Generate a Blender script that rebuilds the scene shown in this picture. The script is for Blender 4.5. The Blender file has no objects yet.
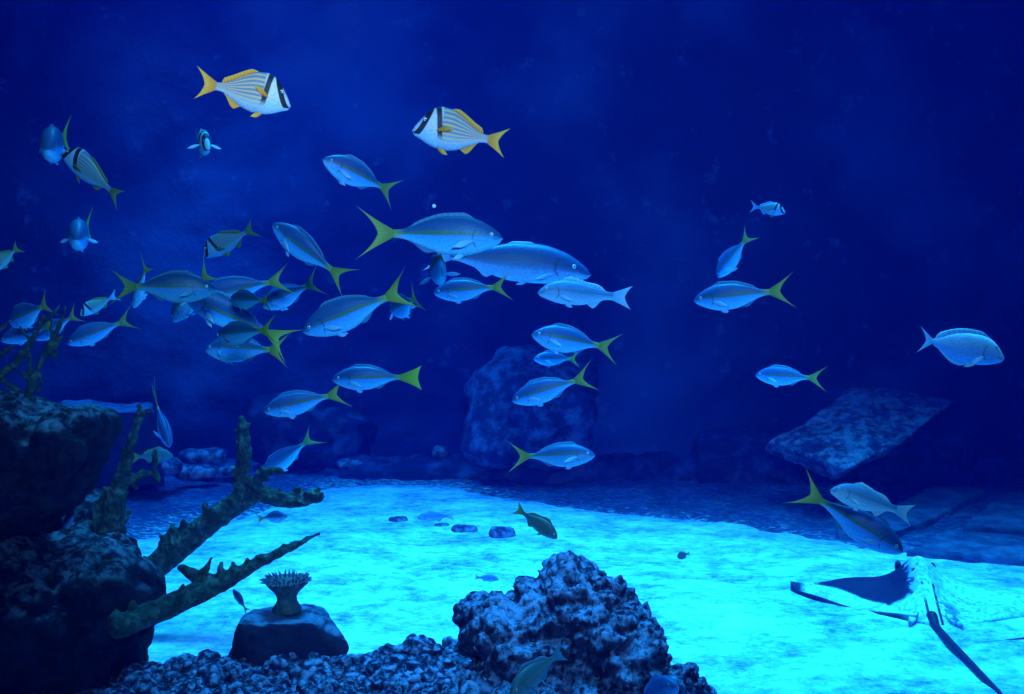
import bpy, bmesh, math, random
import numpy as np
from mathutils import Vector, Matrix, noise, Quaternion

# ------------------------------------------------------------------ basics
sc = bpy.context.scene
COL = sc.collection
W, H, F = 1024, 694, 1000.0
PI = math.pi
rnd = random.Random(7)

cam_d = bpy.data.cameras.new('camera')
cam = bpy.data.objects.new('camera', cam_d)
COL.objects.link(cam)
cam_d.sensor_width = 36.0
cam_d.lens = 36.0 * F / W
cam_d.clip_end = 100
PITCH = math.atan(47.0 / F)
CAM_H = 1.6
cam.matrix_world = Matrix.Translation((0, 0, CAM_H)) @ Matrix.Rotation(PI / 2 - PITCH, 4, 'X')
sc.camera = cam
CM = cam.matrix_world.copy()
CR = CM.to_3x3()


def P(px, py, d):
    """world point seen at photo pixel (px, py), d metres in front of the camera"""
    return CM @ Vector(((px - W / 2) / F * d, -(py - H / 2) / F * d, -d))


def G(px, py, z=0.0):
    """point of the tank floor (height z) seen at pixel (px, py)"""
    a = P(px, py, 1.0) - CM.translation
    return CM.translation + a * ((z - CAM_H) / a.z)


def add_obj(name, me, mat=None, parent=None, color=None):
    o = bpy.data.objects.new(name, me)
    COL.objects.link(o)
    if mat is not None:
        me.materials.clear()
        me.materials.append(mat)
    if parent is not None:
        o.parent = parent
    if color is not None:
        o.color = color
    return o


def empty(name, loc):
    o = bpy.data.objects.new(name, None)
    COL.objects.link(o)
    o.empty_display_size = 0.05
    o.location = loc
    return o


def tag(o, label=None, cat=None, group=None, kind=None):
    if label:
        o['label'] = label
    if cat:
        o['category'] = cat
    if group:
        o['group'] = group
    if kind:
        o['kind'] = kind
    return o


def mesh(verts, faces, uvs=None, smooth=True):
    me = bpy.data.meshes.new('mesh')
    me.from_pydata([tuple(v) for v in verts], [], faces)
    if uvs is not None:
        l = me.uv_layers.new(name='UVMap')
        for lp in me.loops:
            l.data[lp.index].uv = uvs[lp.vertex_index]
    if smooth:
        me.polygons.foreach_set('use_smooth', [True] * len(me.polygons))
    me.update()
    return me


def fix_normals(me):
    bm = bmesh.new()
    bm.from_mesh(me)
    bmesh.ops.recalc_face_normals(bm, faces=bm.faces)
    bm.to_mesh(me)
    bm.free()
    return me


def remesh(me, voxel):
    """one closed skin around overlapping shells"""
    o = bpy.data.objects.new('shape', me)
    COL.objects.link(o)
    m = o.modifiers.new('r', 'REMESH')
    m.mode = 'VOXEL'
    m.voxel_size = voxel
    m.use_smooth_shade = True
    dg = bpy.context.evaluated_depsgraph_get()
    out = bpy.data.meshes.new_from_object(o.evaluated_get(dg))
    bpy.data.objects.remove(o)
    return out


def displace(me, fn):
    co = np.empty(len(me.vertices) * 3)
    me.vertices.foreach_get('co', co)
    no = np.empty(len(me.vertices) * 3)
    me.vertices.foreach_get('normal', no)
    co = co.reshape(-1, 3)
    no = no.reshape(-1, 3)
    for i in range(len(co)):
        co[i] += no[i] * fn(Vector(co[i]), no[i])
    me.vertices.foreach_set('co', co.ravel())
    me.polygons.foreach_set('use_smooth', [True] * len(me.polygons))
    me.update()
    return me


def smoothstep(a, b, x):
    t = min(1.0, max(0.0, (x - a) / (b - a)))
    return t * t * (3 - 2 * t)


# ------------------------------------------------------------------ materials
class NT:
    def __init__(self, name, rough=0.6, spec=0.3):
        self.m = bpy.data.materials.new(name)
        self.m.use_nodes = True
        self.t = self.m.node_tree
        self.b = self.t.nodes['Principled BSDF']
        self.b.inputs['Roughness'].default_value = rough
        self.b.inputs['Specular IOR Level'].default_value = spec

    def n(self, typ, **kw):
        x = self.t.nodes.new(typ)
        for k, v in kw.items():
            setattr(x, k, v)
        return x

    def put(self, sock, v):
        if isinstance(v, bpy.types.NodeSocket):
            self.t.links.new(v, sock)
        elif isinstance(v, (tuple, list)) and len(v) == 3 and sock.type == 'RGBA':
            sock.default_value = (*v, 1)
        else:
            sock.default_value = v

    def math(self, op, a, b=0.0, c=None, clamp=False):
        x = self.n('ShaderNodeMath', operation=op, use_clamp=clamp)
        self.put(x.inputs[0], a)
        self.put(x.inputs[1], b)
        if c is not None:
            self.put(x.inputs[2], c)
        return x.outputs[0]

    def ss(self, v, a, b, lo=0.0, hi=1.0):
        x = self.n('ShaderNodeMapRange', interpolation_type='SMOOTHSTEP')
        self.put(x.inputs['Value'], v)
        self.put(x.inputs['From Min'], a)
        self.put(x.inputs['From Max'], b)
        self.put(x.inputs['To Min'], lo)
        self.put(x.inputs['To Max'], hi)
        return x.outputs[0]

    def mix(self, f, a, b, mode='MIX'):
        x = self.n('ShaderNodeMix', data_type='RGBA', blend_type=mode)
        self.put(x.inputs[0], f)
        self.put(x.inputs[6], a)
        self.put(x.inputs[7], b)
        return x.outputs[2]

    def ramp(self, f, stops):
        x = self.n('ShaderNodeValToRGB')
        cr = x.color_ramp
        cr.elements[0].position, cr.elements[0].color = stops[0][0], (*stops[0][1], 1)
        cr.elements[1].position, cr.elements[1].color = stops[-1][0], (*stops[-1][1], 1)
        for p, c in stops[1:-1]:
            e = cr.elements.new(p)
            e.color = (*c, 1)
        self.put(x.inputs[0], f)
        return x.outputs[0]

    def noise(self, scale, detail=3, vec=None, rough=0.5):
        x = self.n('ShaderNodeTexNoise')
        x.inputs['Scale'].default_value = scale
        x.inputs['Detail'].default_value = detail
        x.inputs['Roughness'].default_value = rough
        if vec is not None:
            self.put(x.inputs['Vector'], vec)
        return x.outputs['Fac']

    def voro(self, scale, vec=None, feature='F1'):
        x = self.n('ShaderNodeTexVoronoi', feature=feature)
        x.inputs['Scale'].default_value = scale
        if vec is not None:
            self.put(x.inputs['Vector'], vec)
        return x.outputs['Distance']

    def coord(self, which='Object'):
        return self.n('ShaderNodeTexCoord').outputs[which]

    def uv(self):
        s = self.n('ShaderNodeSeparateXYZ')
        self.put(s.inputs[0], self.coord('UV'))
        return s.outputs[0], s.outputs[1]

    def tint(self, c):
        oi = self.n('ShaderNodeObjectInfo')
        return self.mix(1.0, c, oi.outputs['Color'], 'MULTIPLY')

    def bump(self, h, strength=0.4, dist=0.02):
        x = self.n('ShaderNodeBump')
        x.inputs['Strength'].default_value = strength
        x.inputs['Distance'].default_value = dist
        self.put(x.inputs['Height'], h)
        self.t.links.new(x.outputs[0], self.b.inputs['Normal'])

    def done(self, color):
        self.put(self.b.inputs['Base Color'], color)
        return self.m


def rock_material(name, dark, pale, lo=0.5, hi=0.7, scale=14.0, bump=0.6, top_light=None):
    t = NT(name, 0.85, 0.15)
    o = t.coord()
    n1 = t.noise(scale, 6, o, 0.65)
    n2 = t.noise(scale * 0.22, 3, o)
    v = t.math('ADD', t.math('MULTIPLY', n1, 0.7), t.math('MULTIPLY', n2, 0.3))
    m = t.ss(v, lo, hi)
    if top_light:                      # top light painted in: pale crust kept to upward faces, fronts left dark
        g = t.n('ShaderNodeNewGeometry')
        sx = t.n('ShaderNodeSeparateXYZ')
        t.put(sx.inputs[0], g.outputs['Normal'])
        m = t.math('MULTIPLY', t.ss(v, lo - .08, hi - .04), t.ss(sx.outputs[2], top_light[0], top_light[1], top_light[2], 1.0))
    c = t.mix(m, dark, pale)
    fine = t.noise(scale * 5, 3, o)
    t.bump(t.math('ADD', n1, t.math('MULTIPLY', fine, 0.4)), bump, 0.03)
    return t.done(c)
# ------------------------------------------------------------------ fish
def hermite(ts, vs, t):
    n = len(ts)
    i = 0
    while i < n - 2 and t > ts[i + 1]:
        i += 1

    def tan(k):
        if k == 0:
            return (vs[1] - vs[0]) / (ts[1] - ts[0])
        if k == n - 1:
            return (vs[-1] - vs[-2]) / (ts[-1] - ts[-2])
        a = (vs[k] - vs[k - 1]) / (ts[k] - ts[k - 1])
        b = (vs[k + 1] - vs[k]) / (ts[k + 1] - ts[k])
        return 0.0 if a * b <= 0 else 2 * a * b / (a + b)
    h = ts[i + 1] - ts[i]
    x = (t - ts[i]) / h
    return ((2 * x**3 - 3 * x**2 + 1) * vs[i] + (x**3 - 2 * x**2 + x) * h * tan(i)
            + (-2 * x**3 + 3 * x**2) * vs[i + 1] + (x**3 - x**2) * h * tan(i + 1))


SPEC = {
    # top / bottom / half width along the body, t = 0 nose .. 1 tail root, in fractions of the whole length
    'snapper': dict(
        bl=0.75,
        t=[0, .03, .10, .22, .36, .52, .68, .82, .93, 1.0],
        top=[-.008, .018, .058, .104, .128, .125, .095, .053, .030, .027],
        bot=[-.022, -.046, -.078, -.116, -.138, -.134, -.098, -.052, -.030, -.027],
        wid=[.006, .020, .040, .058, .065, .060, .042, .022, .012, .008],
        tail=dict(fork=.845, tip=1.0, span=.185, k=.12, ped=.027),
        dorsal=(.26, .86, .026, 'low'), anal=(.62, .84, .024), pec=(.25, -.03, .17, .05), pel=(.34, .09), eye=(.105, .012, .0165)),
    'porkfish': dict(
        bl=0.79,
        t=[0, .03, .10, .20, .32, .46, .62, .78, .92, 1.0],
        top=[-.055, -.015, .070, .165, .215, .210, .160, .088, .042, .038],
        bot=[-.085, -.108, -.130, -.162, -.190, -.195, -.168, -.100, -.045, -.040],
        wid=[.012, .030, .055, .075, .080, .072, .052, .030, .014, .010],
        tail=dict(fork=.90, tip=1.0, span=.175, k=.05, ped=.038),
        dorsal=(.46, .92, .042, 'even'), anal=(.66, .88, .060), pec=(.29, -.015, .20, .055), pel=(.36, .13), eye=(.135, .060, .022)),
    'gray_snapper': dict(
        bl=0.80,
        t=[0, .03, .10, .22, .36, .52, .68, .82, .93, 1.0],
        top=[-.020, .008, .060, .108, .126, .118, .090, .058, .042, .040],
        bot=[-.034, -.056, -.080, -.108, -.124, -.124, -.100, -.060, -.042, -.040],
        wid=[.008, .024, .044, .060, .064, .056, .040, .022, .012, .008],
        tail=dict(fork=.925, tip=1.0, span=.125, k=.03, ped=.040),
        dorsal=(.30, .90, .042, 'spiny'), anal=(.66, .86, .050), pec=(.27, -.035, .15, .045), pel=(.36, .10), eye=(.11, .022, .019)),
    'silver_fish': dict(
        bl=0.84,
        t=[0, .03, .10, .22, .38, .54, .70, .84, .94, 1.0],
        top=[-.034, -.010, .032, .078, .106, .104, .076, .040, .020, .016],
        bot=[-.044, -.062, -.076, -.094, -.108, -.106, -.080, -.044, -.022, -.018],
        wid=[.010, .026, .044, .058, .064, .058, .040, .020, .010, .006],
        tail=dict(fork=.92, tip=1.0, span=.10, k=.05, ped=.018),
        dorsal=(.42, .60, .030, 'low'), anal=(.70, .82, .022), pec=(.27, -.05, .13, .028), pel=(.45, .07), eye=(.135, -.006, .015)),
    'surgeonfish': dict(
        bl=0.84,
        t=[0, .03, .10, .20, .34, .50, .66, .80, .92, 1.0],
        top=[-.075, -.04, .050, .130, .175, .180, .155, .105, .050, .034],
        bot=[-.105, -.135, -.165, -.195, -.215, -.215, -.190, -.130, -.060, -.034],
        wid=[.012, .030, .048, .060, .064, .058, .044, .028, .014, .008],
        tail=dict(fork=.905, tip=1.0, span=.20, k=.03, ped=.034),
        dorsal=(.20, .96, .055, 'even'), anal=(.44, .95, .050), pec=(.27, -.09, .17, .055), pel=(.36, .11), eye=(.13, .045, .020)),
    'grunt': dict(
        bl=0.80,
        t=[0, .03, .10, .22, .36, .52, .68, .82, .93, 1.0],
        top=[-.020, .010, .066, .126, .152, .142, .104, .062, .040, .036],
        bot=[-.036, -.060, -.088, -.122, -.142, -.140, -.108, -.062, -.040, -.036],
        wid=[.008, .026, .050, .068, .072, .064, .044, .024, .012, .008],
        tail=dict(fork=.91, tip=1.0, span=.155, k=.04, ped=.036),
        dorsal=(.26, .90, .050, 'spiny'), anal=(.64, .86, .050), pec=(.27, -.03, .15, .045), pel=(.36, .10), eye=(.11, .03, .020)),
    'damselfish': dict(
        bl=0.80,
        t=[0, .03, .10, .22, .36, .52, .68, .82, .93, 1.0],
        top=[-.01, .030, .110, .200, .245, .235, .175, .095, .060, .055],
        bot=[-.03, -.070, -.130, -.210, -.250, -.240, -.180, -.100, -.060, -.055],
        wid=[.012, .030, .055, .080, .085, .075, .050, .028, .016, .010],
        tail=dict(fork=.93, tip=1.0, span=.15, k=.03, ped=.055),
        dorsal=(.24, .92, .060, 'even'), anal=(.55, .90, .060), pec=(.29, -.03, .17, .05), pel=(.36, .12), eye=(.12, .04, .03)),
}


def skin_base(name, stops, rough=0.46):
    t = NT(name, rough, 0.32)
    u, v = t.uv()
    o = t.coord()
    n = t.noise(40, 2, o)
    vv = t.math('ADD', v, t.math('MULTIPLY', t.math('SUBTRACT', n, 0.5), 0.05))
    c = t.ramp(vv, stops)
    # small scales
    sc_ = t.n('ShaderNodeCombineXYZ')
    t.put(sc_.inputs[0], t.math('MULTIPLY', u, 46.0))
    t.put(sc_.inputs[1], t.math('MULTIPLY', v, 22.0))
    vo = t.voro(1.0, sc_.outputs[0])
    c = t.mix(t.ss(vo, 0.35, 0.75, 0.0, 0.22), c, (0.02, 0.06, 0.15))
    t.bump(vo, 0.15, 0.004)
    return t, u, v, c


def gill_and_mouth(t, u, v, c, dark=(0.01, 0.03, 0.08), at=0.27):
    # edge of the gill cover, a curved line, and the mouth slit
    bow = t.math('MULTIPLY', t.math('POWER', t.math('SUBTRACT', v, 0.45), 2.0), -0.45)
    d = t.math('ABSOLUTE', t.math('SUBTRACT', t.math('SUBTRACT', u, bow), at))
    g = t.math('MULTIPLY', t.ss(d, 0.016, 0.004), t.math('MULTIPLY', t.ss(v, 0.12, 0.25), t.ss(v, 0.8, 0.65)))
    c = t.mix(t.math('MULTIPLY', g, 0.55), c, dark)
    mm = t.math('MULTIPLY', t.ss(u, 0.10, 0.08), t.ss(t.math('ABSOLUTE', t.math('SUBTRACT', v, 0.42)), 0.055, 0.02))
    return t.mix(t.math('MULTIPLY', mm, 0.6), c, dark)


def make_snapper_skin():
    t, u, v, c = skin_base('snapper_skin', [(0, (.24, .70, 1.0)), (.22, (.09, .52, 1.0)), (.44, (.045, .36, .92)),
                                             (.54, (.03, .17, .50)), (.66, (.018, .09, .28)), (1, (.02, .09, .27))])
    w = t.math('ADD', 0.03, t.math('MULTIPLY', t.math('POWER', u, 1.5), 0.13))
    d = t.math('SUBTRACT', v, 0.56)
    up = t.ss(d, t.math('MULTIPLY', w, 1.3), t.math('MULTIPLY', w, 0.3))
    dn = t.ss(d, t.math('MULTIPLY', w, -0.9), t.math('MULTIPLY', w, -0.35))
    s = t.math('MULTIPLY', t.math('MULTIPLY', up, dn), t.ss(u, 0.06, 0.35, 0.35, 0.85))
    c = t.mix(s, c, (.10, .16, .035))
    c = t.mix(t.ss(u, 0.86, 0.99, 0, 0.85), c, (.30, .36, .04))
    c = gill_and_mouth(t, u, v, c)
    return t.done(t.tint(c))


def make_pork_skin():
    t, u, v, c = skin_base('porkfish_skin', [(0, (.30, .68, .95)), (.25, (.35, .70, .95)), (.5, (.60, .74, .86)), (1, (.72, .78, .85))], 0.55)
    body = t.ss(u, 0.33, 0.37)
    st = t.math('SINE', t.math('ADD', t.math('MULTIPLY', v, 58.0), t.math('MULTIPLY', u, -7.0)))
    stripe = t.math('MULTIPLY', t.ss(st, 0.0, 0.55), t.math('MULTIPLY', body, t.ss(v, 0.12, 0.28)))
    c = t.mix(t.math('MULTIPLY', body, t.ss(v, .2, .5, .25, .85)), c, (.10, .20, .36))
    c = t.mix(t.math('MULTIPLY', stripe, 0.75), c, (.78, .60, .20))
    # black bar through the eye, running from the nape to the mouth
    c1 = t.math('ADD', 0.005, t.math('MULTIPLY', v, 0.175))
    b1 = t.math('MULTIPLY', t.ss(t.math('ABSOLUTE', t.math('SUBTRACT', u, c1)), 0.062, 0.040), t.ss(v, 0.16, 0.24))
    c2 = t.math('ADD', 0.325, t.math('MULTIPLY', t.math('SUBTRACT', v, 0.6), -0.10))
    b2 = t.math('MULTIPLY', t.ss(t.math('ABSOLUTE', t.math('SUBTRACT', u, c2)), 0.042, 0.026), t.ss(v, 0.18, 0.40))
    c = t.mix(b1, c, (.012, .014, .02))
    c = t.mix(b2, c, (.012, .014, .02))
    return t.done(t.tint(c))


def make_plain_skin(name, stops, stripe=None):
    t, u, v, c = skin_base(name, stops)
    if stripe:
        d = t.math('ABSOLUTE', t.math('SUBTRACT', v, 0.6))
        c = t.mix(t.math('MULTIPLY', t.ss(d, 0.09, 0.03), 0.5), c, stripe)
    c = gill_and_mouth(t, u, v, c)
    return t.done(t.tint(c))


def make_fin(name, base, edge, alpha_mix=0.25):
    t = NT(name, 0.5, 0.3)
    u, v = t.uv()
    r = t.math('SINE', t.math('MULTIPLY', v, 70.0))
    c = t.mix(t.ss(u, 0.1, 1.0), base, edge)
    c = t.mix(t.math('MULTIPLY', t.ss(r, 0.2, 0.9), 0.3), c, tuple(x * 0.45 for x in base))
    t.put(t.b.inputs['Base Color'], t.tint(c))
    tr = t.n('ShaderNodeBsdfTranslucent')
    t.put(tr.inputs['Color'], t.tint(c))
    mx = t.n('ShaderNodeMixShader')
    mx.inputs[0].default_value = alpha_mix
    t.t.links.new(t.b.outputs[0], mx.inputs[1])
    t.t.links.new(tr.outputs[0], mx.inputs[2])
    t.t.links.new(mx.outputs[0], t.t.nodes['Material Output'].inputs[0])
    return t.m


def make_eye():
    t = NT('fish_eye', 0.12, 0.8)
    u, v = t.uv()
    c = t.ramp(u, [(0, (.005, .005, .012)), (.40, (.005, .005, .012)), (.48, (.75, .82, .85)), (.74, (.55, .66, .75)), (.85, (.03, .08, .16)), (1, (.03, .08, .16))])
    return t.done(c)


M = {}
M['snapper'] = make_snapper_skin()
M['porkfish'] = make_pork_skin()
M['gray_snapper'] = make_plain_skin('gray_snapper_skin', [(0, (.45, .75, .98)), (.3, (.22, .50, .85)), (.55, (.10, .32, .66)), (1, (.07, .24, .52))], (.05, .17, .35))
M['silver_fish'] = make_plain_skin('silver_skin', [(0, (.40, .70, .98)), (.30, (.20, .50, .92)), (.42, (.06, .20, .48)), (.55, (.022, .08, .24)), (1, (.018, .06, .18))])
M['surgeonfish'] = make_plain_skin('surgeonfish_skin', [(0, (.12, .40, .85)), (.4, (.20, .46, .88)), (.7, (.42, .62, .92)), (1, (.50, .66, .92))])
M['grunt'] = make_plain_skin('grunt_skin', [(0, (.12, .22, .20)), (.4, (.08, .16, .14)), (.7, (.05, .11, .10)), (1, (.05, .10, .08))], (.16, .18, .05))
M['damselfish'] = make_plain_skin('damselfish_skin', [(0, (.09, .08, .08)), (1, (.05, .05, .06))])
M['fin_yellow'] = make_fin('fin_yellow', (.30, .34, .04), (.50, .50, .10))
M['fin_gold'] = make_fin('fin_gold', (.36, .33, .05), (.60, .52, .12))
M['fin_bright'] = make_fin('fin_bright', (.50, .52, .03), (.85, .80, .08), .4)
M['fin_teal'] = make_fin('fin_teal', (.07, .17, .22), (.12, .25, .28))
M['fin_dorsal'] = make_fin('fin_dorsal', (.06, .22, .45), (.10, .30, .55))
M['fin_orange'] = make_fin('fin_orange', (.80, .34, .02), (.95, .62, .05))
M['fin_blue'] = make_fin('fin_blue', (.24, .58, 1.0), (.45, .78, 1.0), 0.2)
M['fin_pale'] = make_fin('fin_pale', (.85, .95, 1.0), (1.0, 1.0, 1.0), 0.15)
M['fin_olive'] = make_fin('fin_olive', (.14, .20, .05), (.22, .28, .05))
M['eye'] = make_eye()


class Spine:
    """lateral curve of the swimming body; s = 0 nose .. 1 tail tip, chord laid along x from +.5 to -.5"""

    def __init__(self, bend):
        n = 80
        pts = [Vector((0, 0))]
        th = [0.0]
        a = 0.0
        for i in range(n):
            s = (i + 0.5) / n
            a += bend * max(0.0, s - 0.22) * 2.4 / n
            p = pts[-1] + Vector((-math.cos(a), math.sin(a))) / n
            pts.append(p)
            th.append(a)
        end = pts[-1]
        L = end.length
        rot = math.atan2(end.y, -end.x)
        c, s_ = math.cos(rot), math.sin(rot)
        self.k = 1.0 / L
        self.p = [Vector(((q.x * c - q.y * s_) * self.k + 0.5, (q.x * s_ + q.y * c) * self.k)) for q in pts]
        self.th = [t - rot for t in th]
        self.n = n

    def __call__(self, v):
        s = -v[0]
        f = min(max(s, 0.0), 1.0) * self.n
        i = min(int(f), self.n - 1)
        f -= i
        p = self.p[i].lerp(self.p[i + 1], f)
        th = self.th[i] * (1 - f) + self.th[i + 1] * f
        over = s - min(max(s, 0.0), 1.0)
        p = p + Vector((-math.cos(th), math.sin(th))) * over
        nx, ny = math.sin(th), math.cos(th)
        return Vector((p.x + nx * v[1] * self.k, p.y + ny * v[1] * self.k, v[2] * self.k))


def bez(a, b, c, t):
    return a * (1 - t) ** 2 + b * 2 * t * (1 - t) + c * t * t


def fin_mesh(grid, nrm, thick, sp):
    """grid[i][j] points (i along the rays, j across them); a thin closed blade"""
    n, m = len(grid), len(grid[0])
    vs, uv, fs = [], [], []
    nrm = Vector(nrm).normalized()
    for side in (1, -1):
        for i in range(n):
            for j in range(m):
                th = thick * (1 - 0.8 * i / (n - 1)) * (1 - 0.6 * abs(2 * j / (m - 1) - 1))
                vs.append(sp(Vector(grid[i][j]) + nrm * th * 0.5 * side))
                uv.append((i / (n - 1), j / (m - 1)))
    o = n * m
    for i in range(n - 1):
        for j in range(m - 1):
            a = i * m + j
            fs.append((a, a + 1, a + m + 1, a + m))
            fs.append((o + a, o + a + m, o + a + m + 1, o + a + 1))
    for i in range(n - 1):
        for j in (0, m - 1):
            a = i * m + j
            f = (a, a + m, o + a + m, o + a)
            fs.append(f if j == 0 else f[::-1])
    for j in range(m - 1):
        for i in (0, n - 1):
            a = i * m + j
            f = (a, o + a, o + a + 1, a + 1)
            fs.append(f if i == 0 else f[::-1])
    return fix_normals(mesh(vs, fs, uv))


def body_mesh(S, sp, hs, ws):
    ts = [0.0, .006, .015, .03, .05, .075, .10, .13, .165, .20, .24, .28, .33, .38, .44, .50, .56, .62, .68, .74, .80, .85, .90, .94, .97, 1.0]
    R = 22
    vs, uv, fs = [], [], []
    for t in ts:
        tp = hermite(S['t'], S['top'], t) * hs
        bt = hermite(S['t'], S['bot'], t) * hs
        wd = hermite(S['t'], S['wid'], t) * ws
        if t < 0.03:
            f = math.sqrt(max(t, 0.0009) / 0.03)
            m = (tp + bt) / 2
            tp = m + (tp - m) * f
            bt = m + (bt - m) * f
            wd *= f
        mz = (tp + bt) / 2 + (tp - bt) * 0.02
        for k in range(R):
            a = 2 * PI * k / R
            cz, cy = math.cos(a), math.sin(a)
            z = mz + (tp - mz) * cz if cz > 0 else mz + (mz - bt) * cz
            y = wd * math.copysign(abs(cy) ** 0.88, cy) * (1.0 + 0.08 * (cz < 0) * (-cz))
            vs.append(sp((-t * S['bl'], y, z)))
            uv.append((t, (z - bt) / max(1e-6, tp - bt)))
    n = len(ts)
    for i in range(n - 1):
        for k in range(R):
            a, b = i * R + k, i * R + (k + 1) % R
            fs.append((a, b, b + R, a + R))
    nose = len(vs)
    vs.append(sp((0.002, 0, (S['top'][0] + S['bot'][0]) / 2 * hs)))
    uv.append((0, .45))
    tl = len(vs)
    vs.append(sp((-S['bl'] - .004, 0, 0)))
    uv.append((1, .5))
    for k in range(R):
        fs.append((nose, (k + 1) % R, k))
        b = (n - 1) * R
        fs.append((tl, b + k, b + (k + 1) % R))
    return fix_normals(mesh(vs, fs, uv))


def tail_grid(S, hs, fan=1.0, fork=None):
    T = dict(S['tail'])
    T['fork'] = fork or T['fork']
    bl, ped = S['bl'], T['ped'] * hs
    x0 = -(bl - .012)
    Fk = Vector((-T['fork'], 0, 0))
    cols = []
    nv = 8
    for j in range(-nv, nv + 1):
        v = abs(j) / nv
        s = 1 if j >= 0 else -1
        tip = Vector((-T['tip'], 0, T['span'] * fan))
        b = Vector((x0, 0, ped * v))
        ctrl = Vector((-(T['fork'] + (T['tip'] - T['fork']) * .17), 0, T['span'] * fan * .46))
        e = bez(Fk, ctrl, tip, v)
        k = (b + e) / 2 + Vector((0, 0, -T['k'] * .12)) * v * v
        cols.append([Vector((q.x, 0, q.z * s)) for q in (bez(b, k, e, i / 8) for i in range(9))])
    return [[cols[j][i] for j in range(len(cols))] for i in range(9)]


def ridge_grid(S, a, b, h, mode, side, hs):
    rows = [[], [], [], []]
    n = 16
    for j in range(n + 1):
        q = j / n
        t = a + (b - a) * q
        z = hermite(S['t'], S['top' if side > 0 else 'bot'], t) * hs
        if mode == 'spiny':
            hh = h * (min(1, q / .12) * (1 - .45 * smoothstep(.15, .5, q)) + .35 * math.exp(-((q - .75) / .14) ** 2)) * (1 - smoothstep(.88, 1, q))
            hh *= 1 + .10 * math.sin(q * 46) * (q < .55)
        elif mode == 'even':
            hh = h * min(1, q / .15) * (1 - smoothstep(.9, 1, q)) * (0.8 + .3 * q)
        elif mode == 'low':
            hh = h * min(1, q / .1) * (1 - .4 * q) * (1 - smoothstep(.85, 1, q))
        else:
            hh = h * min(1, q / .2) * (1 - smoothstep(.3, 1, q) * .9)
        hh = max(hh, .002)
        for i in range(4):
            f = i / 3
            rows[i].append(Vector((-t * S['bl'] - .5 * hh * f, 0, z - side * .006 + side * (hh + .006) * f)))
    return rows


def leaf_grid(root, d, w, length, width):
    rows = []
    d, w = Vector(d).normalized(), Vector(w).normalized()
    for i in range(8):
        u = i / 7
        hw = width * (0.22 + 0.78 * math.sin(min(1, u / .7) * PI / 2)) * math.sqrt(max(0.03, 1 - u ** 3.2)) * .5
        rows.append([Vector(root) + d * (length * u) + w * (hw * (j / 2 - 1)) - d * (abs(j / 2 - 1) ** 2 * length * .12 * u) for j in range(5)])
    return rows


def eye_mesh(c, r, side, sp):
    vs, uv, fs = [], [], []
    nr, nk = 7, 16
    c = Vector(c)
    for i in range(nr + 1):
        a = i / nr * PI * .5
        for k in range(nk):
            b = 2 * PI * k / nk
            vs.append(sp(c + Vector((math.cos(b) * math.sin(a) * r, side * (math.cos(a) * r * .55 - r * .18), math.sin(b) * math.sin(a) * r))))
            uv.append((math.sin(a), 0.5))
    for i in range(nr):
        for k in range(nk):
            fs.append((i * nk + k, i * nk + (k + 1) % nk, (i + 1) * nk + (k + 1) % nk, (i + 1) * nk + k))
    me = mesh(vs, fs, uv)
    return fix_normals(me)


FINS = {'snapper': ('fin_yellow', 'fin_dorsal', 'fin_blue'), 'porkfish': ('fin_orange', 'fin_orange', 'fin_orange'),
        'gray_snapper': ('fin_blue', 'fin_blue', 'fin_blue'), 'silver_fish': ('fin_blue', 'fin_blue', 'fin_blue'),
        'surgeonfish': ('fin_blue', 'fin_blue', 'fin_pale'), 'grunt': ('fin_olive', 'fin_olive', 'fin_olive'),
        'damselfish': ('fin_olive', 'fin_olive', 'fin_olive')}
NAMES = {'snapper': 'yellowtail_snapper', 'porkfish': 'porkfish', 'gray_snapper': 'gray_snapper', 'silver_fish': 'silver_fish',
         'surgeonfish': 'surgeonfish', 'grunt': 'grunt', 'damselfish': 'damselfish'}
GROUPS = {'snapper': 'yellowtail snappers in the open water', 'porkfish': 'black-barred porkfish',
          'gray_snapper': 'blue-grey snappers with blunt tails', 'grunt': 'olive grunts near the sand'}


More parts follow.
